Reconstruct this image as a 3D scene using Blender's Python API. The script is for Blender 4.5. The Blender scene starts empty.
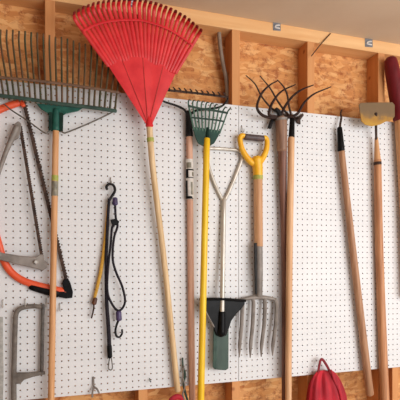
import bpy, bmesh, math, random
from mathutils import Vector, Matrix
random.seed(7)
SC = bpy.context.scene
COL = SC.collection
SC.view_settings.view_transform = 'Standard'

# ------------------------------------------------------------------ camera
F = 460.0
TH = math.atan(F / 1451.0)
CAM = Vector((0.0, -1.888, 1.6))
FW = Vector((math.sin(TH), math.cos(TH), 0)); RT = Vector((math.cos(TH), -math.sin(TH), 0)); UP = Vector((0, 0, 1))
cd = bpy.data.cameras.new('camera'); co = bpy.data.objects.new('camera', cd); COL.objects.link(co)
co.location = CAM; co.rotation_euler = (math.pi / 2, 0, -TH)
cd.sensor_width = 36; cd.lens = 36 * F / 400; cd.shift_y = 57 / 400; cd.clip_start = 0.02
SC.camera = co

def ray(px, py, y=0.0):
    d = FW + ((px - 200) / F) * RT + ((257 - py) / F) * UP
    t = (y - CAM.y) / d.y
    return CAM + t * d, t
def P(px, py, y=0.0): return ray(px, py, y)[0]
def M(wpx, px, y=0.0): return wpx * ray(px, 257, y)[1] / F        # size in metres of wpx pixels there

# ------------------------------------------------------------------ materials
def srgb(r, g, b):
    f = lambda c: (c / 255) / 12.92 if c / 255 <= 0.04045 else ((c / 255 + 0.055) / 1.055) ** 2.4
    return (f(r), f(g), f(b), 1)

def base_mat(name, rough=0.5, metal=0.0):
    m = bpy.data.materials.new(name); m.use_nodes = True
    nt = m.node_tree; b = nt.nodes['Principled BSDF']
    b.inputs['Roughness'].default_value = rough; b.inputs['Metallic'].default_value = metal
    return m, nt, b

def noisy(name, c1, c2, scale=(30, 30, 30), rough=0.5, metal=0.0, detail=4, lo=0.35, hi=0.65, bump=0.0):
    m, nt, b = base_mat(name, rough, metal)
    tc = nt.nodes.new('ShaderNodeTexCoord'); mp = nt.nodes.new('ShaderNodeMapping'); mp.inputs['Scale'].default_value = scale
    n = nt.nodes.new('ShaderNodeTexNoise'); n.inputs['Scale'].default_value = 1; n.inputs['Detail'].default_value = detail
    r = nt.nodes.new('ShaderNodeValToRGB')
    r.color_ramp.elements[0].position = lo; r.color_ramp.elements[0].color = c1
    r.color_ramp.elements[1].position = hi; r.color_ramp.elements[1].color = c2
    L = nt.links.new
    L(tc.outputs['Object'], mp.inputs['Vector']); L(mp.outputs['Vector'], n.inputs['Vector'])
    L(n.outputs['Fac'], r.inputs['Fac']); L(r.outputs['Color'], b.inputs['Base Color'])
    if bump:
        bp = nt.nodes.new('ShaderNodeBump'); bp.inputs['Strength'].default_value = bump; bp.inputs['Distance'].default_value = 0.003
        L(n.outputs['Fac'], bp.inputs['Height']); L(bp.outputs['Normal'], b.inputs['Normal'])
    return m

def wood(name, c1, c2, rough=0.55): return noisy(name, c1, c2, (90, 90, 5), rough, bump=0.15)

def lumber(name, c1, c2, c3, axis):
    m, nt, b = base_mat(name, 0.7)
    L = nt.links.new
    tc = nt.nodes.new('ShaderNodeTexCoord'); mp = nt.nodes.new('ShaderNodeMapping')
    s = [26, 26, 26]; s[axis] = 1.6; mp.inputs['Scale'].default_value = s
    n = nt.nodes.new('ShaderNodeTexNoise'); n.inputs['Scale'].default_value = 1; n.inputs['Detail'].default_value = 5; n.inputs['Distortion'].default_value = 0.6
    r = nt.nodes.new('ShaderNodeValToRGB'); r.color_ramp.elements[0].position = 0.3; r.color_ramp.elements[0].color = c1
    r.color_ramp.elements[1].position = 0.7; r.color_ramp.elements[1].color = c2
    v = nt.nodes.new('ShaderNodeTexVoronoi'); v.inputs['Scale'].default_value = 5.5       # knots
    kr = nt.nodes.new('ShaderNodeValToRGB'); kr.color_ramp.elements[0].position = 0.02; kr.color_ramp.elements[0].color = (1, 1, 1, 1)
    kr.color_ramp.elements[1].position = 0.07; kr.color_ramp.elements[1].color = (0, 0, 0, 1)
    mx = nt.nodes.new('ShaderNodeMix'); mx.data_type = 'RGBA'
    L(tc.outputs['Object'], mp.inputs['Vector']); L(mp.outputs['Vector'], n.inputs['Vector']); L(n.outputs['Fac'], r.inputs['Fac'])
    L(tc.outputs['Object'], v.inputs['Vector']); L(v.outputs['Distance'], kr.inputs['Fac'])
    L(kr.outputs['Color'], mx.inputs[0]); L(r.outputs['Color'], mx.inputs[6]); mx.inputs[7].default_value = c3
    L(mx.outputs[2], b.inputs['Base Color'])
    return m

def osb():
    m, nt, b = base_mat('strand_board', 0.75)
    L = nt.links.new
    tc = nt.nodes.new('ShaderNodeTexCoord')
    prev = None
    cols = [srgb(208, 140, 78), srgb(220, 156, 92), srgb(234, 180, 118), srgb(194, 122, 64)]
    def layer(rot, scale, seed):
        mp = nt.nodes.new('ShaderNodeMapping'); mp.inputs['Rotation'].default_value = (0, rot, 0)
        mp.inputs['Scale'].default_value = scale; mp.inputs['Location'].default_value = (seed, 0, seed * 1.7)
        wn = nt.nodes.new('ShaderNodeTexNoise'); wn.inputs['Scale'].default_value = 9; wn.inputs['Detail'].default_value = 2
        va = nt.nodes.new('ShaderNodeVectorMath'); va.operation = 'MULTIPLY_ADD'
        va.inputs[1].default_value = (0.018, 0.0, 0.018)
        v = nt.nodes.new('ShaderNodeTexVoronoi'); v.inputs['Scale'].default_value = 1
        L(tc.outputs['Object'], wn.inputs['Vector']); L(wn.outputs['Color'], va.inputs[0]); L(tc.outputs['Object'], va.inputs[2])
        L(va.outputs[0], mp.inputs['Vector']); L(mp.outputs['Vector'], v.inputs['Vector'])
        s = nt.nodes.new('ShaderNodeSeparateColor'); L(v.outputs['Color'], s.inputs['Color'])
        r = nt.nodes.new('ShaderNodeValToRGB'); cr = r.color_ramp
        cr.elements[0].position = 0; cr.elements[0].color = cols[0]; cr.elements[1].position = 1; cr.elements[1].color = cols[1]
        e = cr.elements.new(0.3); e.color = cols[1]
        e = cr.elements.new(0.55); e.color = cols[2]
        e = cr.elements.new(0.9); e.color = cols[3]
        L(s.outputs['Red'], r.inputs['Fac'])
        return r, s, v
    r1, s1, v1 = layer(0.25, (15, 1, 52), 3.1)
    r2, s2, v2 = layer(-0.7, (17, 1, 60), 11.3)
    r3, s3, v3 = layer(1.1, (19, 1, 56), 23.9)
    def mixsel(a, b_, selsock, thr):
        c = nt.nodes.new('ShaderNodeMath'); c.operation = 'GREATER_THAN'; c.inputs[1].default_value = thr; L(selsock, c.inputs[0])
        mx = nt.nodes.new('ShaderNodeMix'); mx.data_type = 'RGBA'; L(c.outputs[0], mx.inputs[0]); L(a, mx.inputs[6]); L(b_, mx.inputs[7])
        return mx.outputs[2]
    o = mixsel(r1.outputs['Color'], r2.outputs['Color'], s2.outputs['Green'], 0.55)
    o = mixsel(o, r3.outputs['Color'], s3.outputs['Green'], 0.72)
    n = nt.nodes.new('ShaderNodeTexNoise'); n.inputs['Scale'].default_value = 34; n.inputs['Detail'].default_value = 7; n.inputs['Roughness'].default_value = 0.7
    L(tc.outputs['Object'], n.inputs['Vector'])
    rr = nt.nodes.new('ShaderNodeValToRGB'); rr.color_ramp.elements[0].position = 0.30; rr.color_ramp.elements[0].color = srgb(170, 108, 72)
    rr.color_ramp.elements[1].position = 0.50; rr.color_ramp.elements[1].color = (1, 1, 1, 1)
    L(n.outputs['Fac'], rr.inputs['Fac'])
    mu = nt.nodes.new('ShaderNodeMix'); mu.data_type = 'RGBA'; mu.blend_type = 'MULTIPLY'; mu.inputs[0].default_value = 0.9
    L(o, mu.inputs[6]); L(rr.outputs['Color'], mu.inputs[7]); L(mu.outputs[2], b.inputs['Base Color'])
    bp = nt.nodes.new('ShaderNodeBump'); bp.inputs['Strength'].default_value = 0.3; bp.inputs['Distance'].default_value = 0.004
    L(n.outputs['Fac'], bp.inputs['Height']); L(bp.outputs['Normal'], b.inputs['Normal'])
    return m

m_osb = osb()
m_stud = lumber('stud_lumber', srgb(200, 132, 78), srgb(218, 156, 98), srgb(150, 84, 46), 2)
m_plate = lumber('plate_lumber', srgb(222, 164, 104), srgb(240, 194, 138), srgb(188, 116, 66), 0)
m_ceil = noisy('ceiling_paint', srgb(212, 190, 164), srgb(218, 198, 173), (5, 5, 5), 0.9, bump=0.05)
m_floor = noisy('concrete', srgb(190, 186, 180), srgb(206, 202, 196), (4, 4, 4), 0.8)
m_peg = noisy('white_hardboard', srgb(219, 220, 222), srgb(226, 227, 229), (6, 6, 6), 0.45)
m_pegside = noisy('hardboard_edge', srgb(120, 104, 92), srgb(140, 122, 108), (40, 40, 40), 0.9)
m_red = noisy('red_plastic', srgb(206, 34, 42), srgb(224, 50, 54), (18, 18, 18), 0.42)
m_red_b = noisy('red_plastic_shade', srgb(192, 38, 42), srgb(212, 54, 54), (18, 18, 18), 0.42)
m_red_e = noisy('red_plastic_shaded_end', srgb(112, 34, 32), srgb(140, 46, 42), (30, 30, 30), 0.6)  # shade on the tine tips' undersides, painted into the colour
m_red_d = noisy('red_plastic_tips', srgb(176, 44, 44), srgb(204, 62, 58), (30, 30, 30), 0.5)
m_green = noisy('green_enamel', srgb(24, 74, 66), srgb(36, 92, 80), (40, 40, 40), 0.4)
m_claw = noisy('brown_black_steel', srgb(40, 28, 26), srgb(62, 44, 38), (60, 60, 60), 0.6)
m_claw.node_tree.nodes['Principled BSDF'].inputs['Specular IOR Level'].default_value = .15
m_gblk = noisy('near_black_green', srgb(20, 40, 36), srgb(28, 52, 44), (40, 40, 40), 0.6)
m_gtine = noisy('worn_green_steel', srgb(62, 66, 44), srgb(100, 74, 52), (50, 50, 14), 0.5, 0.2)
m_gdark = noisy('dark_green_steel', srgb(48, 66, 60), srgb(62, 84, 74), (50, 50, 50), 0.45)
m_gtine2 = noisy('green_tine_steel', srgb(58, 92, 78), srgb(84, 116, 98), (50, 50, 20), 0.45)
m_black = noisy('black_steel', srgb(26, 25, 27), srgb(44, 42, 42), (40, 40, 40), 0.45)
m_blackp = noisy('black_plastic', srgb(14, 14, 15), srgb(24, 24, 26), (40, 40, 40), 0.3)

m_rust = noisy('dark_rusty_steel', srgb(48, 36, 32), srgb(84, 64, 54), (60, 60, 60), 0.6, 0.3)
m_wire = noisy('bare_wire', srgb(84, 80, 74), srgb(118, 112, 104), (60, 60, 60), 0.45, 0.5)
m_zinc = noisy('zinc_steel', srgb(168, 166, 160), srgb(196, 192, 186), (60, 60, 60), 0.4, 0.5)
m_greym = noisy('worn_grey_metal', srgb(122, 114, 108), srgb(150, 142, 136), (22, 22, 22), 0.6, 0.2)
m_alu = noisy('bright_tube', srgb(186, 180, 170), srgb(214, 208, 198), (40, 40, 6), 0.35, 0.35)
m_orange = noisy('orange_enamel', srgb(222, 78, 40), srgb(236, 98, 56), (25, 25, 25), 0.4)
m_yellow = noisy('yellow_enamel', srgb(232, 184, 20), srgb(246, 206, 44), (30, 30, 6), 0.4)
m_yelgrip = noisy('yellow_plastic', srgb(236, 170, 24), srgb(248, 192, 44), (25, 25, 25), 0.4)
m_wtan = wood('tan_wood', srgb(196, 140, 92), srgb(220, 168, 118))
m_wpale = wood('pale_wood', srgb(204, 170, 124), srgb(230, 200, 156))
m_wpink = wood('pinkish_wood', srgb(196, 146, 122), srgb(222, 176, 150))
m_wdark = wood('dark_wood', srgb(104, 70, 58), srgb(140, 98, 82))
m_wgrey = wood('weathered_wood', srgb(128, 96, 78), srgb(164, 128, 104))
m_wbrown = wood('brown_wood', srgb(172, 116, 78), srgb(204, 146, 102))
m_wmid = wood('mid_wood', srgb(188, 138, 98), srgb(216, 168, 124))
m_ochre = noisy('ochre_paint', srgb(170, 130, 40), srgb(196, 156, 62), (60, 60, 20), 0.6)
m_maroon = noisy('maroon_plastic', srgb(92, 24, 30), srgb(124, 34, 40), (20, 20, 8), 0.45)
m_cord = noisy('black_cord', srgb(28, 26, 30), srgb(48, 44, 52), (200, 200, 120), 0.8)
m_purple = noisy('purple_plastic', srgb(52, 40, 78), srgb(80, 66, 108), (60, 60, 60), 0.4)
m_ycord = noisy('yellow_cord', srgb(188, 136, 40), srgb(214, 168, 72), (200, 200, 120), 0.8)
m_bag = noisy('red_fabric', srgb(150, 12, 34), srgb(196, 24, 46), (34, 34, 9), 0.7, bump=0.6)
m_bagd = noisy('dark_red_webbing', srgb(110, 20, 32), srgb(134, 28, 42), (60, 60, 60), 0.8)
m_cable = noisy('grey_cable_sheath', srgb(128, 112, 98), srgb(154, 138, 122), (60, 60, 12), 0.6)
m_white = noisy('white_sticker', srgb(206, 200, 194), srgb(226, 222, 216), (60, 60, 60), 0.5)
m_band = noisy('green_yellow_band', srgb(150, 160, 66), srgb(184, 180, 90), (60, 60, 60), 0.5)
m_stickg = noisy('grey_sticker', srgb(108, 104, 92), srgb(150, 144, 124), (90, 90, 60), 0.5)
m_clip = noisy('galvanised_clip', srgb(104, 106, 112), srgb(134, 136, 142), (90, 90, 90), 0.5, 0.2)

for mm, sv in ((m_blackp, .10), (m_black, .12), (m_gblk, .1), (m_gdark, .2), (m_green, .25), (m_rust, .25), (m_gtine, .25), (m_cord, .15), (m_red, .35), (m_red_b, .35), (m_red_e, .15), (m_maroon, .2)):
    mm.node_tree.nodes['Principled BSDF'].inputs['Specular IOR Level'].default_value = sv
m_palm = noisy('dull_green_palm', srgb(32, 60, 54), srgb(44, 76, 66), (30, 30, 30), 0.5)
m_palm.node_tree.nodes['Principled BSDF'].inputs['Specular IOR Level'].default_value = .2

def rusty_blade():
    m, nt, b = base_mat('rusty_ochre_blade', 0.7)
    L = nt.links.new
    tc = nt.nodes.new('ShaderNodeTexCoord'); sp = nt.nodes.new('ShaderNodeSeparateXYZ')
    n = nt.nodes.new('ShaderNodeTexNoise'); n.inputs['Scale'].default_value = 28; n.inputs['Detail'].default_value = 6
    a = nt.nodes.new('ShaderNodeMath'); a.operation = 'MULTIPLY_ADD'; a.inputs[1].default_value = 0.09
    mr = nt.nodes.new('ShaderNodeMapRange'); mr.inputs[1].default_value = 0.06; mr.inputs[2].default_value = 0.12
    r = nt.nodes.new('ShaderNodeValToRGB'); cr = r.color_ramp
    cr.elements[0].position = 0; cr.elements[0].color = srgb(184, 140, 50)
    cr.elements[1].position = 1; cr.elements[1].color = srgb(116, 92, 62)
    e = cr.elements.new(0.4); e.color = srgb(168, 122, 46)
    e = cr.elements.new(0.65); e.color = srgb(132, 102, 60)
    L(tc.outputs['Object'], sp.inputs[0]); L(tc.outputs['Object'], n.inputs['Vector']); L(n.outputs['Fac'], a.inputs[0]); L(sp.outputs['Z'], a.inputs[2])
    L(a.outputs[0], mr.inputs[0]); L(mr.outputs[0], r.inputs['Fac']); L(r.outputs['Color'], b.inputs['Base Color'])
    return m
m_hoe = rusty_blade()

# ------------------------------------------------------------------ object helpers
def thing(name, label, cat, loc, group=None):
    o = bpy.data.objects.new(name, None); COL.objects.link(o); o.location = loc
    o.empty_display_size = 0.05
    o['label'] = label; o['category'] = cat
    if group: o['group'] = group
    return o

def org(root):
    v = Vector((0, 0, 0))
    while root: v += root.location; root = root.parent
    return v

def put(name, bm, mat, parent=None, smooth=True, bevel=0.0, label=None):
    """bmesh in world coordinates -> ONE mesh object below parent."""
    o0 = org(parent)
    bmesh.ops.recalc_face_normals(bm, faces=bm.faces)
    bmesh.ops.translate(bm, verts=bm.verts, vec=-o0)
    me = bpy.data.meshes.new(name); bm.to_mesh(me); bm.free()
    for m in (mat if isinstance(mat, (list, tuple)) else [mat]): me.materials.append(m)
    if smooth:
        for p in me.polygons: p.use_smooth = True
        me.set_sharp_from_angle(angle=math.radians(38))
    o = bpy.data.objects.new(name, me); COL.objects.link(o); o.parent = parent
    if bevel:
        md = o.modifiers.new('bevel', 'BEVEL'); md.width = bevel; md.segments = 2; md.limit_method = 'ANGLE'
    if label: o['label'] = label
    return o

def solo(name, bm, mat, label, cat, base, group=None, **k):
    """a thing that is one mesh: its origin at its base"""
    t = Vector(base)
    bmesh.ops.translate(bm, verts=bm.verts, vec=-t)
    o = put(name, bm, mat, None, **k); o.location = t
    o['label'] = label; o['category'] = cat
    if group: o['group'] = group
    return o

def crom(pts, n=6):
    pts = [Vector(p) for p in pts]
    out = []
    for i in range(len(pts) - 1):
        p0 = pts[i - 1] if i else pts[0] * 2 - pts[1]
        p1, p2 = pts[i], pts[i + 1]
        p3 = pts[i + 2] if i + 2 < len(pts) else p2 * 2 - p1
        for k in range(n):
            t = k / n
            out.append(0.5 * ((2 * p1) + (p2 - p0) * t + (2 * p0 - 5 * p1 + 4 * p2 - p3) * t * t + (3 * p1 - p0 - 3 * p2 + p3) * t ** 3))
    out.append(pts[-1])
    return out

def lerp_list(r, n):
    if not isinstance(r, (list, tuple)): return [r] * n
    out = []
    for i in range(n):
        t = i / (n - 1) * (len(r) - 1); k = min(int(t), len(r) - 2); out.append(r[k] + (r[k + 1] - r[k]) * (t - k))
    return out

def tube(bm, pts, r, seg=10, closed=False, flat=1.0, rounded=True):
    pts = [Vector(p) for p in pts]; n = len(pts); R = lerp_list(r, n)
    tang = []
    for i in range(n):
        a = pts[i - 1] if (i or closed) else pts[0]; b = pts[(i + 1) % n] if (i < n - 1 or closed) else pts[-1]
        tang.append((b - a).normalized())
    nrm = Vector((0, -1, 0))
    if abs(nrm.dot(tang[0])) > 0.9: nrm = Vector((0, 0, 1))
    nrm = (nrm - tang[0] * nrm.dot(tang[0])).normalized()
    rings = []
    def ring(c, t, nn, rad):
        bi = t.cross(nn).normalized()
        return [bm.verts.new(c + rad * (math.cos(2 * math.pi * k / seg) * nn * flat + math.sin(2 * math.pi * k / seg) * bi)) for k in range(seg)]
    for i in range(n):
        t = tang[i]; nrm = (nrm - t * nrm.dot(t)); nrm = nrm.normalized() if nrm.length > 1e-6 else t.orthogonal().normalized()
        if i == 0 and not closed and rounded:
            rings.append(ring(pts[0] - t * R[0] * 0.45, t, nrm, R[0] * 0.6)); rings.append(ring(pts[0] - t * R[0] * 0.15, t, nrm, R[0] * 0.9))
        rings.append(ring(pts[i], t, nrm, R[i]))
        if i == n - 1 and not closed and rounded:
            rings.append(ring(pts[-1] + t * R[-1] * 0.15, t, nrm, R[-1] * 0.9)); rings.append(ring(pts[-1] + t * R[-1] * 0.45, t, nrm, R[-1] * 0.6))
    m = len(rings)
    for i in range(m if closed else m - 1):
        a, b = rings[i], rings[(i + 1) % m]
        for k in range(seg): bm.faces.new((a[k], a[(k + 1) % seg], b[(k + 1) % seg], b[k]))
    if not closed:
        bm.faces.new(rings[0][::-1]); bm.faces.new(rings[-1])
    return bm

def B(): return bmesh.new()

def ptube(px, y, wpx, n=6, seg=10, **k):
    """tube through picture points projected on the plane y (or per-point y); widths in pixels"""
    ys = y if isinstance(y, (list, tuple)) else [y] * len(px)
    pts = [P(a[0], a[1], yy) for a, yy in zip(px, ys)]
    ws = wpx if isinstance(wpx, (list, tuple)) else [wpx] * 2
    r = [M(w, px[0][0], ys[0]) / 2 for w in ws]
    if n > 1 and len(pts) > 2: pts = crom(pts, n)
    elif len(pts) == 2:
        pts = [pts[0].lerp(pts[1], i / 8) for i in range(9)]
    return tube(B(), pts, r, seg, **k)

def plate(px, y, t, bm=None, holes=None):
    bm = bm or B()
    a = [bm.verts.new(P(x, z, y)) for x, z in px]
    b = [bm.verts.new(v.co + Vector((0, t, 0))) for v in a]
    n = len(a)
    bm.faces.new(a); bm.faces.new(b[::-1])
    for i in range(n): bm.faces.new((a[i], b[i], b[(i + 1) % n], a[(i + 1) % n]))
    return bm

def ptz(p): return (p.x, p.z)
def box(bm, x0, x1, y0, y1, z0, z1):
    v = [bm.verts.new((x, y, z)) for x in (x0, x1) for y in (y0, y1) for z in (z0, z1)]
    for f in ((0, 1, 3, 2), (4, 6, 7, 5), (0, 4, 5, 1), (2, 3, 7, 6), (0, 2, 6, 4), (1, 5, 7, 3)): bm.faces.new([v[i] for i in f])
    return bm

def structure(name, bm, mat, bevel=0.0):
    o = put(name, bm, mat, None, smooth=False, bevel=bevel); o['kind'] = 'structure'; return o

# ------------------------------------------------------------------ room
Z_PL = CAM.z + 1.006; Z_CE = CAM.z + 1.066
Y_ST0, Y_ST1 = 0.006, 0.095
structure('wall_back', box(B(), -1.6, 4.2, Y_ST1, Y_ST1 + 0.012, 0, Z_CE), m_osb)
structure('added_wall_left', box(B(), -1.62, -1.6, -4.6, 0.11, 0, Z_CE), noisy('brown_board', srgb(110, 74, 46), srgb(134, 92, 58), (8, 8, 8), .8))  # unseen wall added to block light from the left and darken stud sides
structure('floor', box(B(), -2.2, 4.4, -4.6, 0.11, -0.1, 0), m_floor)
structure('ceiling', box(B(), -1.6, 4.2, -4.6, 0.11, Z_CE, Z_CE + 0.02), m_ceil)
structure('trim_1', box(B(), -1.6, 4.2, Y_ST0, Y_ST1, Z_PL, Z_CE), m_plate, 0.002)
structure('trim_2', box(B(), -1.6, 4.2, Y_ST0, Y_ST1, 0, 0.038), m_plate, 0.002)
k = 3
for px in (50, 236, 311, 381.5):
    x = P(px, 60, Y_ST0).x
    structure('trim_%d' % k, box(B(), x - .019, x + .019, Y_ST0, Y_ST1, 0.038, Z_PL), m_stud, 0.002); k += 1
for x in (-0.42, 0.352, 1.96, P(395.5, 380, Y_ST0).x):
    structure('trim_%d' % k, box(B(), x - .019, x + .019, Y_ST0, Y_ST1, 0.038, Z_PL if x != P(395.5, 380, Y_ST0).x else 1.1), m_stud, 0.002); k += 1

# ------------------------------------------------------------------ pegboards (every hole is a real hole)
ZB, ZT = CAM.z - .549, CAM.z + .670
XS = P(238.7, 300).x
def pegboard(x0, x1, label):
    s = 0.0254; rr = 0.0030; T = 0.006
    nx = int(round((x1 - x0) / s)); nz = int(round((ZT - ZB) / s))
    sx = (x1 - x0) / nx; sz = (ZT - ZB) / nz
    V, Fc, MI = [], [], []
    for i in range(nx):
        for j in range(nz):
            cx = x0 + (i + .5) * sx; cz = ZB + (j + .5) * sz; b = len(V)
            outer = [(1, 0), (1, 1), (0, 1), (-1, 1), (-1, 0), (-1, -1), (0, -1), (1, -1)]
            for yy in (0, T):
                for (a, c) in outer: V.append((cx + a * sx / 2, yy, cz + c * sz / 2))
                for q in range(8): V.append((cx + rr * math.cos(q * math.pi / 4), yy, cz + rr * math.sin(q * math.pi / 4)))
            for q in range(8):
                r = (q + 1) % 8
                Fc.append((b + q, b + 8 + q, b + 8 + r, b + r)); MI.append(0)
                Fc.append((b + 16 + q, b + 16 + r, b + 24 + r, b + 24 + q)); MI.append(1)
                Fc.append((b + 8 + q, b + 24 + q, b + 24 + r, b + 8 + r)); MI.append(1)
    b = len(V)
    V += [(x0, 0, ZB), (x1, 0, ZB), (x1, 0, ZT), (x0, 0, ZT), (x0, T, ZB), (x1, T, ZB), (x1, T, ZT), (x0, T, ZT)]
    for f in ((0, 4, 5, 1), (1, 5, 6, 2), (2, 6, 7, 3), (3, 7, 4, 0)): Fc.append(tuple(b + q for q in f)); MI.append(1)
    me = bpy.data.meshes.new('pegboard'); me.from_pydata([(v[0] - x0, v[1], v[2] - ZB) for v in V], [], Fc)
    me.materials.append(m_peg); me.materials.append(m_pegside); me.polygons.foreach_set('material_index', MI)
    o = bpy.data.objects.new('pegboard', me); COL.objects.link(o); o.location = (x0, 0, ZB)
    o['label'] = label; o['category'] = 'pegboard'; o['group'] = 'white pegboard panels on the wall'
pegboard(XS - 1.219, XS - 0.001, 'white perforated pegboard panel behind the rakes and saws, left of the seam')
pegboard(XS + 0.001, XS + 1.219, 'white perforated pegboard panel behind the fork and hoe, right of the seam')

# ------------------------------------------------------------------ generic parts
def pole(name, px, y, w, mat, root, seg=14, n=1, **k):
    if n == 1 and len(px) > 2: n = 5
    return put(name, ptube(px, y, w, n=n, seg=seg, **k), mat, root)

def cyl_patch(p0, p1, y, w, a0, a1, seg=8):
    """a patch of a cylinder (sticker) facing the room: a0..a1 in degrees, 0 = toward the camera side (-y), + = right"""
    A, Bp = P(*p0, y), P(*p1, y); r = M(w, p0[0], y) / 2
    bm = B(); rows = []
    ax = (Bp - A).normalized(); fr = Vector((0, -1, 0)); sd = Vector((1, 0, 0))
    for t in (0, 1):
        c = A.lerp(Bp, t); row = []
        for i in range(seg + 1):
            a = math.radians(a0 + (a1 - a0) * i / seg)
            row.append(bm.verts.new(c + r * (math.cos(a) * fr + math.sin(a) * sd)))
        rows.append(row)
    for i in range(seg): bm.faces.new((rows[0][i], rows[0][i + 1], rows[1][i + 1], rows[1][i]))
    return bm

# ================================================================== 1. wide green rake (left)
y = -0.030
root = thing('garden_rake', 'wide green steel rake with long upright tines and a tan wooden handle, at the left', 'rake', P(50, 440, y))
pole('handle', [(56, 120), (53.5, 260), (50.5, 436)], [-.036, -.038, -.042], [6.4, 6.3, 6.6], m_wtan, root)
pole('handle_band', [(55, 175.5), (54.9, 181)], -0.037, 6.9, m_band, root, rounded=False).__setitem__('label', 'yellow green band on the handle')
pole('handle_sticker', [(54.9, 181.5), (54.6, 196)], -0.0372, 6.9, m_stickg, root, rounded=False)
put('head_plate', plate([(36, 103), (84, 107), (78, 111), (66, 113.5), (62, 116), (50, 116), (47, 112.5), (41, 109)], -0.040, .006), m_green, root, bevel=.002)
pole('socket', [(56.2, 110), (55.8, 130)], -0.036, [7, 8], m_green, root)
put('socket_side', plate([(48.5, 112), (52, 112), (53, 130.5), (48.5, 130.5)], -0.044, .016), m_gblk, root, bevel=.002)
put('socket_side', plate([(59, 112), (63.5, 113), (63, 131), (59, 131)], -0.044, .016), m_gblk, root, bevel=.002)
NT = 25
for i in range(NT):
    t = i / (NT - 1)
    xb = -12 + 127 * t; yb = 96.5 + 13.5 * t + 1.5 * math.sin(math.pi * t)
    xt = xb - 12 * (1 - t) ** 1.4 + 5 * t; yt = 28.5 + 27 * t ** 2.1 + 1.5 * random.random()
    xm, ym = xb + (xt - xb) * .3, yb + (yt - yb) * .27
    bm = ptube([(xb, yb), (xm, ym), (xt, yt + 14), (xt, yt)], [-.040, -.046, -.052, -.062], [2.4, 1.9], n=4, seg=6)
    put('tine', bm, m_gtine, root)
put('cross_bar', ptube([(-14, 76.5), (20, 79), (60, 83.5), (92, 88), (119, 92.5)], -.052, 3.0, seg=6, flat=.6), noisy('brown_painted_bar', srgb(92, 66, 48), srgb(120, 88, 64), (60, 60, 60), .6), root)
put('head_bar', ptube([(-15, 94), (20, 98), (58, 103.5), (92, 107.5), (116, 111)], -.043, 4.2, seg=8, flat=.5), m_gdark, root)
put('brace_wire', ptube([(114, 111.5), (92, 122), (68, 132), (63, 132.5), (59, 129)], -.040, 1.5, seg=6), m_wire, root)
put('brace_wire', ptube([(4, 104), (12, 110.5), (28, 121), (44, 132.5), (48, 132), (52, 129)], -.040, 1.5, seg=6), m_wire, root)

# ================================================================== 2. red fan rake
y = -0.075
root = thing('leaf_rake', 'wide red plastic fan leaf rake with a pale wooden handle, hung head up', 'rake', P(179, 398, -.02))
pole('handle', [(149.2, 124.5), (153, 170), (164, 260), (177.6, 390.5)], [-.066, -.045, -.028, -.02], [6.2, 6.2, 6.0, 6.2], m_wpale, root, n=4)
put('handle_band', ptube([(150.2, 138), (150.6, 142)], -.0595, 7.2, seg=14, rounded=False), m_band, root, label='green band near the top of the handle')
# ribbed solid palm: a corrugated sheet from apex to the upper edge
edge = [(106.5, 63), (111, 60.8), (117, 59.2), (124, 57.6), (131, 57), (138, 57), (143.5, 57.3), (149, 58.6), (156, 61.5), (163.5, 65.5), (170, 68.3), (177, 70.5)]
dep = [-.076, -.079, -.082, -.080, -.082, -.083, -.0835, -.081, -.080, -.083, -.079, -.076]
apexL, apexR = (145.5, 123.5), (152.5, 124)
bm = B()
for dy in (0, .004):
    rows = []
    for j in range(9):
        s = j / 8
        row = []
        for i, (ex, ey) in enumerate(edge):
            u = i / (len(edge) - 1)
            ax = apexL[0] + (apexR[0] - apexL[0]) * u; ay = 123.5
            yy = -.070 + (dep[i] + .070) * s + dy
            row.append(bm.verts.new(P(ax + (ex - ax) * s, ay + (ey - ay) * s, yy)))
        rows.append(row)
    for j in range(8):
        for i in range(len(edge) - 1): bm.faces.new((rows[j][i], rows[j][i + 1], rows[j + 1][i + 1], rows[j + 1][i]))
    if dy == 0: R0 = rows
    else: R1 = rows
def stitch(a, b):
    for i in range(len(a) - 1): bm.faces.new((a[i], a[i + 1], b[i + 1], b[i]))
stitch(R0[0], R1[0]); stitch(R0[-1], R1[-1]); stitch([r[0] for r in R0], [r[0] for r in R1]); stitch([r[-1] for r in R0], [r[-1] for r in R1])
put('palm', bm, m_red, root)
put('socket', ptube([(148.9, 118), (149.4, 126)], -.066, [5, 8], seg=14), m_red, root)
put('palm_rib', ptube([(147.8, 121), (142.8, 58)], [-.0725, -.083], [.9, .9], seg=6), m_red_d, root)
put('palm_rib', ptube([(146.5, 120), (122, 60)], [-.0725, -.0805], [.8, .8], seg=6), m_red_d, root)
put('palm_rib', ptube([(150, 121), (163, 66.5)], [-.0725, -.082], [.9, .9], seg=6), m_red_d, root)
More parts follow.
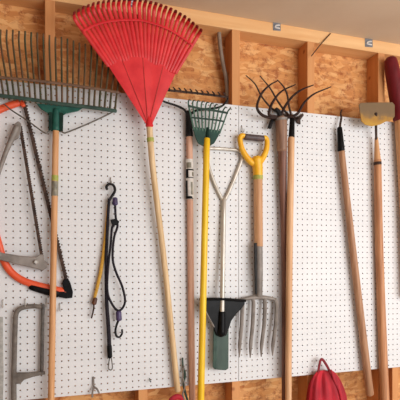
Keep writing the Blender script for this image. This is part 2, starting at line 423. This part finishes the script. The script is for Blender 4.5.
# tines
def arc_pt(pts, t):
    L = [0]
    for a, b in zip(pts, pts[1:]): L.append(L[-1] + math.dist(a, b))
    d = t * L[-1]
    for i in range(len(pts) - 1):
        if d <= L[i + 1] or i == len(pts) - 2:
            s = (d - L[i]) / (L[i + 1] - L[i]); return (pts[i][0] + (pts[i + 1][0] - pts[i][0]) * s, pts[i][1] + (pts[i + 1][1] - pts[i][1]) * s)
bend = [(76, 21), (84, 16), (96, 11.5), (110, 9), (125, 8), (140, 8.5), (155, 12), (170, 17.5), (184, 25.5), (197, 37)]
NR = 27
for i in range(NR):
    t = i / (NR - 1)
    e = arc_pt(edge, t); b = arc_pt(bend, t)
    p0 = P(*e, -.079); p1 = P(*b, -.100)
    dirv = (p1 - p0).normalized()
    mid = p0.lerp(p1, .55)
    tip1 = p1 + dirv * .012 + Vector((0, -.022, 0)); tip2 = p1 + dirv * .012 + Vector((0, -.040, .002))
    bm = tube(B(), crom([p0 - dirv * .012, mid, p1, tip1, tip2], 4), [.0076, .0076, .0074, .0072, .0060], 8, flat=.42)
    o = put('tine', bm, [m_red if i % 2 else m_red_b, m_red_e], root)
    ytip = tip2.y + .011 - root.location.y
    for p in o.data.polygons:
        if p.center.y < ytip: p.material_index = 1  # tip faces take the painted shade colour
band = [arc_pt([((e[0] + (b[0] - e[0]) * .76), (e[1] + (b[1] - e[1]) * .76)) for e, b in [(arc_pt(edge, q / 12), arc_pt(bend, q / 12)) for q in range(13)]], q / 24) for q in range(25)]
put('cross_band', ptube(band, -.101, 2.6, n=2, seg=6, flat=.45), m_red, root)

# ================================================================== 3. bow rake with pinkish handle
root = thing('bow_rake', 'bow rake with pinkish wooden handle, its toothed head partly behind the red fan rake', 'rake', P(193, 436, -.022))
pole('handle', [(189.3, 128), (190.5, 250), (192.6, 432)], [-.020, -.0146, -.0146], [6.6, 6.4, 6.4], m_wpink, root)
pole('ferrule', [(188.6, 112), (189.3, 136)], -.020, [6, 7.8], m_black, root)
hb = put('head_bar', ptube([(151, 88.5), (190, 92.5), (228, 97)], -.045, 2.4, seg=6), m_rust, root)
for i in range(14):
    x = 153 + i * 5.6
    put('tooth', ptube([(x, 88.8 + (x - 151) * .112), (x - .6, 86.5 + (x - 151) * .112), (x - 2.2, 84.5 + (x - 151) * .112)], [-.045, -.052, -.062], [2.2, 1.3], n=3, seg=6), m_rust, root)
put('bow_arm', ptube([(151, 88.5), (155, 96), (164, 101.5), (176, 105.5), (184, 109.5), (188, 115)], [-.045, -.042, -.036, -.03, -.026, -.024], [1.8, 2.6], seg=8), m_black, root)
put('bow_arm', ptube([(228, 97), (226, 102), (220, 107), (208, 109), (196, 110.5), (189, 116)], [-.045, -.042, -.036, -.03, -.026, -.024], [1.8, 2.6], seg=8), m_black, root)
yl = -.0178
lab = put('label_sticker', cyl_patch((189.4, 159.5), (190.1, 199.5), yl, 7.7, -120, 95, 14), m_white, root, label='black and white paper label wrapped round the handle')
for a, b, t0, t1 in ((169.5, 178.5, -120, -35), (169.5, 171, -35, 70), (181, 199, -120, -48), (196.5, 199.2, -120, 70), (177.6, 178.5, -35, 60)):
    put('black_print', cyl_patch((189.6, a), (189.7 + .01 * (b - 170), b), yl, 8.0, t0, t1), m_blackp, lab)
put('grey_print', cyl_patch((189.5, 163), (189.6, 168.5), yl, 8.0, -70, 10), m_stickg, lab)
put('grey_print', cyl_patch((189.6, 172.5), (189.8, 176.5), yl, 8.0, 20, 60), m_stickg, lab)
put('grey_print', cyl_patch((189.6, 182.5), (189.9, 195), yl, 8.0, 0, 30), m_stickg, lab)

# ================================================================== 4. small green fan rake, yellow handle
root = thing('shrub_rake', 'small dark green fan rake with a long bright yellow handle', 'rake', P(200, 436, -.05))
pole('handle', [(206.8, 139), (204, 260), (200, 432)], [-.058, -.072, -.070], [6.6, 6.6, 7.0], m_yellow, root)
bm = plate([(192.5, 126.5), (206, 128.5), (221.5, 130.5), (218, 137), (214.5, 143), (210.5, 145.8), (202, 145.5), (198, 143.2), (195, 136)], -.062, .005)
put('palm', bm, m_palm, root, bevel=.002)
pole('socket', [(207.6, 128), (207, 144)], -.060, [3, 5.5], m_gblk, root)
NS = 10
for i in range(NS):
    t = i / (NS - 1)
    b0 = (193.5 + 27 * t, 127.5 + 3.5 * t); b1 = (188.3 + 39 * t, 104 + 8.5 * t - 1.5 * math.sin(math.pi * t))
    p0 = P(*b0, -.061); p1 = P(*b1, -.072); d = (p1 - p0).normalized()
    put('tine', tube(B(), crom([p0 - d * .01, p0.lerp(p1, .6), p1, p1 + d * .012 + Vector((.002, -.014, 0)), p1 + d * .008 + Vector((.004, -.032, -.004))], 4), [.0038, .0036, .0034, .0032, .0024], 6, flat=.7), m_gtine2, root)
put('cross_bar', ptube([(189, 106), (200, 108.5), (214, 110.5), (227.5, 113)], -.074, 2.2, seg=6), m_gdark, root)
put('cross_bar', ptube([(192, 117.5), (206, 119), (216, 120), (224, 121.5)], -.069, 1.8, seg=6), m_gdark, root)

# ================================================================== 5. lawn edger with Y handle
root = thing('lawn_edger', 'step-on lawn edger with a silver Y-shaped tube handle and dark green blade', 'edger', P(220, 371, -.03))
yy = -.0095
put('grip_bar', ptube([(205.5, 149), (209, 148.3), (224, 149), (238, 150.4), (242, 152.5)], yy, 3.4, seg=10), m_alu, root)
put('handle_arm', ptube([(242, 152.5), (242.4, 157), (239, 167), (231, 187), (224.3, 201)], yy, 3.6, seg=10), m_alu, root)
put('handle_arm', ptube([(205.5, 149), (206.5, 158), (211, 174), (217, 189), (223, 201)], yy, 3.6, seg=10), m_alu, root)
pole('shaft', [(223.8, 199), (222.8, 265), (222, 316)], [-.0115, -.028, -.054], [4.8, 5.0, 4.6], m_alu, root)
bm = plate([(199, 298.5), (212, 298.2), (245, 299.5), (245, 304), (241.5, 309), (236, 314.5), (231.5, 321), (229, 329), (226.5, 335.5), (221.5, 337.5), (216.5, 335.5), (213.5, 328), (210, 320), (203.5, 310)], -.048, .008)
put('foot_plate', bm, m_blackp, root, bevel=.003)
put('foot_step', ptube([(200, 299.2), (222, 299.2), (245.5, 300.8)], -.052, 3.0, seg=8), m_blackp, root)
put('socket', ptube([(222, 312), (221.5, 334)], -.050, [6.5, 8.5], seg=12), m_blackp, root)
put('plate_rib', ptube([(203, 306), (208, 316), (214, 327)], -.052, 1.6, seg=6), m_greym, root)
put('blade', plate([(213.6, 326), (228.8, 326), (228.6, 368.5), (226, 370.4), (215, 369.6), (213, 367.5)], -.038, .006), noisy('green_blade', srgb(46, 64, 57), srgb(64, 84, 74), (25, 25, 8), .5, .2), root, bevel=.002)
put('blade_edge', plate([(213.6, 330), (217, 330), (216.5, 369), (213, 367.5)], -.041, .005), m_gdark, root, bevel=.001)

# ================================================================== 6. D-handled digging fork
root = thing('garden_fork', 'four-tined garden fork with a yellow D-shaped grip and grey tines', 'fork', P(258, 358, -.03))
grip = put('grip', ptube([(246, 136.6), (241.5, 135.6), (240, 139), (241.2, 146.5), (244.5, 154), (250.5, 161.5), (256.5, 164.5)], -.03, [5, 5, 5.5, 6, 7], seg=10), m_yelgrip, root)
put('grip_side', ptube([(262, 138.4), (265.6, 138), (267, 141.5), (266.6, 148), (264.5, 154.5), (261, 160.5), (256.8, 164.5)], -.03, [5, 5, 5.5, 6, 7], seg=10), m_yelgrip, root)
put('grip_bar', ptube([(245, 136.8), (263, 138.6)], -.03, 6.4, seg=12), noisy('dark_grip', srgb(70, 56, 58), srgb(92, 76, 76), (60, 60, 60), .5), root, label='dark round cross grip')
put('grip_socket', ptube([(256.6, 159), (257.6, 168), (258, 177)], -.03, [12, 10.5, 9.6], seg=14), m_yelgrip, root)
put('grip_band', ptube([(258, 175.5), (258.1, 179.5)], -.03, 9.9, seg=14, rounded=False), m_band, root)
pole('shaft', [(258, 177), (258.6, 246)], -.03, [9.2, 8.8], m_wmid, root)
pole('ferrule', [(258.4, 243.5), (259, 270), (259, 296)], [-.03, -.028, -.024], [8.4, 8, 7], m_greym, root)
put('ferrule_strap', plate([(254.6, 243), (257, 243), (257.2, 294), (255.6, 294)], -.046, .01), m_black, root, bevel=.001)
put('shoulder', ptube([(240.5, 299.8), (248, 298.3), (259, 297.3), (270, 298.2), (276, 299.8)], -.024, [3, 4, 4.6, 4, 3], seg=10), m_greym, root)
for xt, xb, yb in ((242, 239.3, 357), (253, 250.2, 357.5), (264.5, 261.2, 356.5), (276, 272.5, 355.5)):
    put('tine', ptube([(xt - (1.2 if xt > 270 else -1.2 if xt < 245 else 0), 299.2), (xt + .5, 305), (xt - .4, 325), (xb + .4, 345), (xb, yb)], [-.024, -.025, -.030, -.028, -.02], [4.2, 4.4, 4.2, 4.0, 1.2], seg=8), m_greym, root)

# ================================================================== 7. two cultivators
root = thing('hand_cultivator', 'long cultivator with a dark weathered handle and four black claws curving right', 'cultivator', P(284, 436, -.03))
pole('handle', [(281.8, 122), (282.7, 180), (284.6, 270), (285, 432)], [-.034, -.028, -.024, -.022], [10.5, 9, 7, 6.6, 6.6], m_wdark, root, n=4)
pole('socket', [(281, 119.5), (282, 150)], -.034, [12.2, 10.4], m_wgrey, root)
put('socket_ring', ptube([(281, 118.6), (281.2, 121.2)], -.034, 12.8, seg=16, rounded=False), m_greym, root)
put('hub', ptube([(280.5, 122), (279, 113), (276, 109)], [-.034, -.038, -.04], [6, 5, 4], seg=10), m_black, root)
for c, ys in (
    ([(278, 118), (266, 116.8), (259, 112), (257.2, 105), (262, 93), (270, 85), (278, 80.5)], [-.036, -.05, -.06, -.07, -.085, -.095, -.105]),
    ([(279, 117), (270, 115.5), (269.5, 110), (274, 100), (282, 91), (295.5, 84.5)], [-.036, -.05, -.06, -.075, -.09, -.105]),
    ([(281, 117), (282, 113), (286.5, 104), (294, 95), (303, 89), (313.5, 85)], [-.036, -.04, -.055, -.07, -.085, -.10]),
    ([(282, 117.5), (291, 116.8), (298, 113), (304, 103), (314, 94), (331, 86.8)], [-.036, -.042, -.055, -.07, -.085, -.10])):
    put('claw', ptube(c, ys, [3.1, 2.8, 2.2, 1.1], n=6, seg=8), m_claw, root)

root = thing('hand_cultivator', 'long cultivator with a light wooden handle, black ferrule and three thin claws', 'cultivator', P(287, 436, -.05))
pole('handle', [(291.2, 138), (289.4, 260), (288, 432)], [-.05, -.057, -.057], [6.8, 6.6, 6.4], wood('light_tan_wood', srgb(204, 156, 114), srgb(228, 182, 138)), root)
pole('ferrule', [(292.2, 119), (291.3, 143)], -.05, [5, 6.6], m_blackp, root)
for c, ys in (
    ([(292, 121), (289, 116), (281, 113.5), (271.5, 108), (262, 97), (255, 84), (246, 75.5)], [-.050, -.025, -.012, -.010, -.012, -.03, -.045]),
    ([(292, 121), (289, 115.5), (284, 110), (277, 100), (270, 88), (260, 76)], [-.05, -.027, -.013, -.012, -.025, -.045]),
    ([(292, 121), (291, 115), (289, 106), (287, 94), (283, 86), (277.5, 80)], [-.05, -.022, -.018, -.022, -.04, -.05])):
    put('claw', ptube(c, ys, [2.6, 2.2, 1.8, 1.0], n=6, seg=8), m_rust, root)

# ================================================================== 8. hooked weeder
root = thing('hooked_weeder', 'slanting wooden pole with a black ferrule and thin bent neck, right of the cultivators', 'weeder', P(370, 398, -.02))
pole('handle', [(341, 147), (354.5, 265), (369.8, 394)], -.026, [6.2, 7, 8], wood('dusty_wood', srgb(158, 112, 80), srgb(188, 142, 106)), root)
pole('ferrule', [(339.6, 128), (341.2, 150.5)], -.026, [5.0, 7.2], m_blackp, root)
put('neck', ptube([(339.8, 130), (340.2, 124), (341.3, 118), (340.6, 113), (341.8, 110)], [-.026, -.024, -.02, -.006, .02], [2.6, 1.6], seg=8), m_rust, root)

# ================================================================== 9. garden hoe
root = thing('garden_hoe', 'garden hoe with a rusty ochre blade at the top and a brown wooden handle', 'hoe', P(385, 436, -.03))
pole('handle', [(377.6, 160), (379.5, 260), (386, 432)], [-.03, -.0212, -.0228], [7.2, 8, 9.2], m_wbrown, root)
put('neck_taper', ptube([(376.3, 138), (377.6, 163)], -.03, [3.4, 7.0], seg=12), m_wtan, root)
put('ring', ptube([(377.4, 162), (377.6, 165)], -.03, 7.8, seg=14, rounded=False), m_rust, root)
put('neck', ptube([(375.6, 113.5), (375.9, 122), (376.3, 142)], [-.072, -.052, -.03], [3.6, 2.6, 2.4], seg=8), m_rust, root)
bl = [(359, 104.6), (361, 102.6), (392.5, 102.2), (394.8, 105), (394.8, 116.5), (391.5, 120.2), (386, 121.5), (380, 124.5), (372, 126.2), (365.5, 124.8), (361.5, 121), (360.5, 115)]
o = put('blade', plate(bl, -.072, .004), m_hoe, root, bevel=.001)
bo = P(376, 128, -.072)
o.data.transform(Matrix.Translation(org(root) - bo)); o.location = bo - org(root)

# ================================================================== 10. red-sleeved pole at the right edge
root = thing('sleeved_pole', 'tan wooden pole with a dark red rounded sleeve on top, at the right edge', 'pole', P(409, 300, -.03))
pole('handle', [(400, 116), (405, 200), (409, 296)], -.034, [11, 11, 11], m_wtan, root)
put('sleeve', ptube([(390.5, 60), (392.5, 72), (396, 92), (400.5, 119)], -.033, [12, 14.5, 15, 14.5], n=5, seg=18), m_maroon, root)

# ================================================================== 11. orange bow saw
def saw_blade(a, b, w, y, tooth, n, side=1, t=.0016):
    ax, ay = a; bx, by = b; L = math.dist(a, b); ux, uy = (bx - ax) / L, (by - ay) / L; nx, ny = -uy * side, ux * side
    pts = [(ax - nx * w / 2, ay - ny * w / 2)]
    back = [(ax - nx * w / 2, ay - ny * w / 2), (bx - nx * w / 2, by - ny * w / 2)]
    edge_ = []
    for i in range(n):
        s = L * i / n; s2 = L * (i + .5) / n
        edge_.append((ax + ux * s + nx * w / 2, ay + uy * s + ny * w / 2))
        edge_.append((ax + ux * s2 + nx * (w / 2 + tooth), ay + uy * s2 + ny * (w / 2 + tooth)))
    edge_.append((bx + nx * w / 2, by + ny * w / 2))
    return plate(back + edge_[::-1], y, t)
root = thing('bow_saw', 'bow saw with an orange tube frame, black grip and long toothed blade', 'saw', P(62, 297, -.02))
put('frame', ptube([(22, 101.5), (10, 105.5), (0, 109.5), (-12, 117), (-18, 132), (-18, 165), (-12, 205), (-2, 242), (4, 261), (12, 273), (24, 281), (40, 286), (66, 292)], -.012, 7.2, n=6, seg=12, flat=.7), m_orange, root)
put('blade', saw_blade((23.5, 102), (67, 284), 3.2, -.016, 1.3, 62, side=-1), m_rust, root, smooth=False)
put('blade_clamp', ptube([(20, 99.5), (23.5, 106)], -.018, 4.5, seg=8), m_orange, root)
put('grip', ptube([(31, 286.5), (46, 290.8), (58, 293.6)], -.0125, [7, 8.2, 8.2], n=4, seg=12, flat=.72), m_blackp, root)
put('knuckle', plate([(62, 282), (64, 278.8), (68.5, 279), (70.5, 283), (73, 292), (72.3, 298), (66, 298.6), (50, 295.4), (50, 293), (64, 291)], -.0215, .014), m_blackp, root, bevel=.002)

# ================================================================== 12. grey frame saw
root = thing('frame_saw', 'old grey metal frame saw with a narrow dark blade, inside the orange saw', 'saw', P(20, 262, -.02))
put('frame', ptube([(17, 127), (13, 136), (6, 152), (-1, 172), (-10, 200), (-14, 228), (-9, 247), (0, 255.5)], -.034, [6.4, 6, 4.6, 4, 4, 4.6, 5.5, 6.5], n=5, seg=10), m_greym, root)
put('frame_cap', plate([(14.4, 123.5), (18, 121), (21, 123), (21, 130), (18, 138), (13, 141), (11.5, 137)], -.040, .012), m_greym, root, bevel=.002)
put('blade', saw_blade((20, 126), (42.5, 262), 3.0, -.030, .8, 60, side=-1), m_rust, root, smooth=False)
put('handle_bar', plate([(-6, 253), (2, 252.8), (20, 255.8), (36, 257), (40, 254), (43.5, 254.5), (44, 260), (47.5, 262.5), (47, 267.5), (42.5, 271), (36, 268.6), (20, 265), (2, 260.5), (-6, 259)], -.040, .014), m_greym, root, bevel=.003)
put('hole_disc', ptube([(36, 262), (36, 262.01)], [-.038, -.046], 5.0, seg=12), m_zinc, root)  # pale disc standing in for a hole with white board showing through

# ================================================================== 13. hacksaw
m_saw = noisy('aged_saw_metal', srgb(92, 84, 78), srgb(122, 114, 106), (40, 40, 40), 0.65, 0.1)
root = thing('hacksaw', 'worn grey metal hacksaw with a tall squared frame, hung at the lower left', 'saw', P(15, 420, -.02))
fr = put('frame', ptube([(42.5, 307), (34, 306.2), (24, 307.4), (18.5, 310), (15.8, 315.5), (15, 330), (14.2, 360), (13.8, 384), (14, 420)], -.020, [4.4, 5.4], n=5, seg=10, flat=.6), m_saw, root)
put('blade_bar', ptube([(42.8, 305), (42.2, 340), (41.6, 374)], -.022, 3.6, seg=8, flat=.6), noisy('dull_dark_steel', srgb(66, 60, 56), srgb(96, 90, 84), (60, 60, 60), .5, .3), root)
put('lower_arm', plate([(13, 373), (28, 373), (44.8, 371.5), (45.2, 374.5), (33, 377), (24, 380), (20.5, 383.8), (16.5, 384.2), (12.5, 381)], -.026, .012), m_saw, root, bevel=.002)

root = P(2, 400, -.01)
solo('steel_strip', plate([(-2, 317), (3.0, 317), (3.6, 372), (2.6, 420), (-2, 420)], -.003, .003), m_zinc, 'narrow silver grey metal strip at the left edge beside the hacksaw', 'strip', root, bevel=.001)

# ================================================================== 14. bungee cords
root = thing('bungee_cord', 'long straight black bungee cord ending in a small wire hook', 'bungee cord', P(109, 366, -.02))
put('cord', ptube([(109, 199), (107.6, 225), (106.2, 260), (106.6, 300), (108.6, 330), (109.6, 354)], -.022, [2.8, 3.2, 3.6, 4, 4.2], n=6, seg=10), m_cord, root)
put('end_sleeve', ptube([(109.3, 346), (109.8, 357)], -.022, 5.2, seg=10), m_blackp, root)
put('hook', ptube([(109.6, 357), (108.6, 364), (108.4, 368.5), (111, 370), (112.4, 367), (111.4, 358.5)], -.022, 1.2, seg=6), m_wire, root)
put('hook', ptube([(109.4, 200), (112, 196), (115, 190.5), (113.5, 185.5), (109.5, 184), (106.4, 186.5), (107, 189.5)], -.022, [2.8, 2.6], seg=8), m_black, root)

root = thing('bungee_cord', 'black looped bungee cord with purple ends and an open hook at the bottom', 'bungee cord', P(117, 338, -.03))
put('cord', ptube([(115, 204), (115.8, 218), (117.5, 226), (114, 238), (112.6, 258), (116, 272), (122, 286), (125, 300), (122.5, 308), (117.5, 310.5), (112, 304), (107.5, 292), (107.8, 270), (110.6, 245), (112, 228), (114.8, 224)], -.030, 2.4, n=6, seg=8), m_cord, root)
put('end_ball', ptube([(115, 198.5), (115, 204)], -.03, [5, 6], seg=12), m_purple, root)
put('clip', plate([(110.5, 219.5), (116, 218.5), (119.5, 221.5), (117.5, 225.5), (112, 225)], -.036, .01), m_blackp, root, bevel=.002)
put('end_ball', ptube([(118.6, 312), (119, 319.5)], -.03, [5.6, 6], seg=12), m_purple, root)
put('hook', ptube([(118.6, 320), (116.6, 325), (115.4, 331), (116.5, 336), (119.5, 337), (122, 333.5), (122, 329.5)], -.03, [2.4, 2.0], seg=8), m_black, root)

root = thing('bungee_cord', 'short yellow bungee cord hanging to the left of the black ones', 'bungee cord', P(93, 318, -.02))
put('cord', ptube([(108, 205), (106.5, 225), (104.5, 246), (101, 270), (97, 288), (94.5, 298)], -.015, [2.4, 3, 3.6, 3.6, 3.4, 3], n=5, seg=8), m_ycord, root)
put('end_ball', ptube([(95.2, 298.5), (94, 303.5)], -.016, [4.6, 5], seg=10), noisy('brown_plastic', srgb(74, 40, 22), srgb(104, 60, 30), (60, 60, 60), .5), root)
put('hook', ptube([(94, 303), (93.4, 310), (92, 316), (91.4, 318)], -.016, 1.8, seg=6), m_rust, root)

# ================================================================== 15. red bag and red strap
root = thing('drawstring_bag', 'red fabric bag gathered at the top, hanging by its loop below the pegboard', 'bag', P(326, 436, -.02))
bm = B()
rows = []
prof = [(370.5, 318, 331.5, .008), (372.5, 316, 334, .014), (376, 313, 336.5, .022), (382, 310, 340, .032), (391, 308, 343.5, .040), (402, 307, 346.5, .046), (418, 307, 347, .044), (430, 312, 342, .03), (436, 322, 332, .01)]
for (zy, xl, xr, dp) in prof:
    row = []
    for q in range(72):
        a = 2 * math.pi * q / 72
        fold = 1 + (.30 * math.sin(5 * a + .8 + (zy - 370) * .02) + .22 * math.sin(11 * a + 1 - (zy - 370) * .015)) * max(0.25, 1 - (zy - 370) / 60)
        cxp = (xl + xr) / 2 + .5 * (xr - xl) * math.cos(a) * (1 + .25 * (fold - 1))
        v = P(cxp, zy, -.028); v.y += -dp * math.sin(a) * fold; v.z += .004 * math.sin(3 * a) * (1 if zy < 425 else 0)
        row.append(bm.verts.new(v))
    rows.append(row)
for a, b in zip(rows, rows[1:]):
    for q in range(72): bm.faces.new((a[q], a[(q + 1) % 72], b[(q + 1) % 72], b[q]))
bm.faces.new(rows[0]); bm.faces.new(rows[-1][::-1])
o = put('body', bm, m_bag, root); md = o.modifiers.new('sub', 'SUBSURF'); md.levels = 1; md.render_levels = 2
put('loop', ptube([(317.6, 376), (319, 367), (320.6, 360.2), (322.8, 359.8), (327, 366), (331.4, 375)], -.034, [2.8, 2.8], n=5, seg=8, flat=.5), m_bagd, root)
put('crease', ptube([(331, 370), (334, 380), (339.5, 392), (342, 404)], [-.05, -.062, -.074, -.08], [2, 2.6, 2], n=5, seg=8), m_bag, root)

solo('red_strap', ptube([(168, 408), (171.5, 400), (177, 396.8), (182, 399), (184.5, 408)], -.012, [5, 6, 5], n=5, seg=10, flat=.6), m_bag, 'red cloth strap looping up at the bottom edge beside the pinkish handle', 'strap', P(176, 404, -.012))

# ================================================================== 16. cable, wire, clips
solo('electrical_cable', ptube([(219, 33), (220.4, 48), (223.4, 66), (226.5, 82), (227.4, 110), (227, 160)], .055, 4.2, n=6, seg=10), m_cable,
     'grey round cable running down inside the wall bay beside the stud', 'cable', P(227, 160, .055))
solo('stiff_wire', ptube([(330.6, 33.5), (321, 44), (311.4, 56)], [.003, -.004, -.02], [1.0, 1.0], n=4, seg=6), m_rust, 'thin dark wire sticking out diagonally across the top plate', 'wire', P(330.6, 33.5, .003))
def clip(px, py, label):
    root = thing('plywood_clip', label, 'clip', P(px, py + 4, Y_ST0), 'metal clips on the top plate')
    put('plate', plate([(px - 4, py - 4.6), (px + 3.6, py - 3.6), (px + 3.8, py + 4.2), (px - 3.8, py + 3.6)], Y_ST0 - .002, .002), m_clip, root, bevel=.0005)
    put('raised_tab', ptube([(px + 2.4, py - 1.4), (px - 1, py - 1), (px - 1.6, py + .8), (px + 2.6, py + 1.8)], Y_ST0 - .003, 1.5, n=4, seg=6), m_white, root, label='pale raised bend in the middle')
clip(277, 26.6, 'small grey metal clip on the top plate above the cultivators')
clip(369, 43, 'small grey metal clip on the top plate above the hoe')
clip(131.5, 3, 'small grey metal clip on the top plate behind the red rake')

# ================================================================== 17. peg hooks
def hook(px, py, label, mat=m_zinc, h=7):
    a = P(px, py, 0)
    s = M(1, px)
    pts = [a + Vector((0, .012, 0)), a + Vector((0, -.004, 0)), a + Vector((0, -.007, -h * .6 * s)), a + Vector((0, -.012, -h * s)), a + Vector((0, -.024, -h * s)), a + Vector((0, -.030, -h * .6 * s))]
    solo('peg_hook', tube(B(), crom(pts, 4), .0019, 6), mat, label, 'hook', a, 'wire hooks in the pegboard')
hook(110.5, 178, 'wire peg hook holding the black bungee cords', m_greym)
hook(3, 300, 'wire peg hook above the silver strip at the left edge')
hook(25.5, 299, 'wire peg hook above the top bar of the hacksaw')
hook(46.3, 299, 'wire peg hook left of the green rake handle above the hacksaw')
hook(60, 303.5, 'wire peg hook right of the green rake handle under the orange saw')
hook(149.5, 378.5, 'small wire peg hook above the board edge, left of the red rake handle end', m_gdark, 2)
hook(241.5, 127, 'wire peg hook beside the yellow fork grip', m_zinc, 6)
root = thing('double_hook', 'forked grey wire hook at the lower left edge of the pegboard', 'hook', P(94, 396, -.01))
put('stem', ptube([(93.4, 377), (93.6, 384), (94.2, 388.5)], [-.003, -.006, -.012], 1.8, seg=8), m_greym, root)
put('prong', ptube([(94.2, 387), (92.6, 391.5), (92.3, 397)], [-.012, -.02, -.03], 1.9, n=4, seg=8), m_greym, root)
put('prong', ptube([(94.2, 387), (97, 389), (99, 393)], [-.012, -.02, -.03], 1.9, n=4, seg=8), m_greym, root)
root = thing('hanging_chain', 'dark twisted wire hanging between the red rake handle and pinkish handle', 'wire', P(185, 398, -.015))
put('strand', ptube([(182.6, 358), (183, 366), (185, 374), (183.6, 384), (185.6, 394), (187.5, 400)], -.012, [1.6, 2.4, 2.2], n=5, seg=8), m_gdark, root)
put('strand', ptube([(184, 366), (182.4, 376), (184.8, 386), (182.8, 394), (184.5, 400)], -.016, 1.6, n=5, seg=8), m_greym, root)
root = thing('hook_bracket', 'small rusty metal bracket hook behind the black ferrule', 'hook', P(299, 122, 0))
put('bracket', plate([(294.5, 117), (300, 115.5), (303, 113), (304, 115), (300.5, 120), (300.8, 124), (297.5, 122.5)], -.012, .010), m_rust, root, bevel=.001)
put('pin', ptube([(299, 118), (299, 118.01)], [.006, -.03], 2.2, seg=8), m_rust, root)
solo('wall_hook', ptube([(278, 118), (272.5, 120), (269.5, 127.5)], [.01, -.02, -.03], [2.6, 3.8, 4], n=5, seg=8), m_black, 'short black hook under the claws, left of the dark cultivator socket', 'hook', P(276, 119, 0))

# ------------------------------------------------------------------ light
w = bpy.data.worlds.new('world'); SC.world = w; w.use_nodes = True
bg = w.node_tree.nodes['Background']; bg.inputs['Color'].default_value = (0.98, 0.99, 1.0, 1); bg.inputs['Strength'].default_value = 0.62
def area(name, loc, target, size, energy, color):
    d = bpy.data.lights.new(name, 'AREA'); d.shape = 'RECTANGLE'; d.size, d.size_y = size; d.energy = energy; d.color = color
    o = bpy.data.objects.new(name, d); COL.objects.link(o); o.location = loc
    o.rotation_euler = (Vector(target) - Vector(loc)).to_track_quat('-Z', 'Y').to_euler()
area('garage_opening', (2.6, -3.6, 1.7), (0.7, 0, 1.6), (3.2, 1.9), 122, (1.0, 0.99, 0.985))
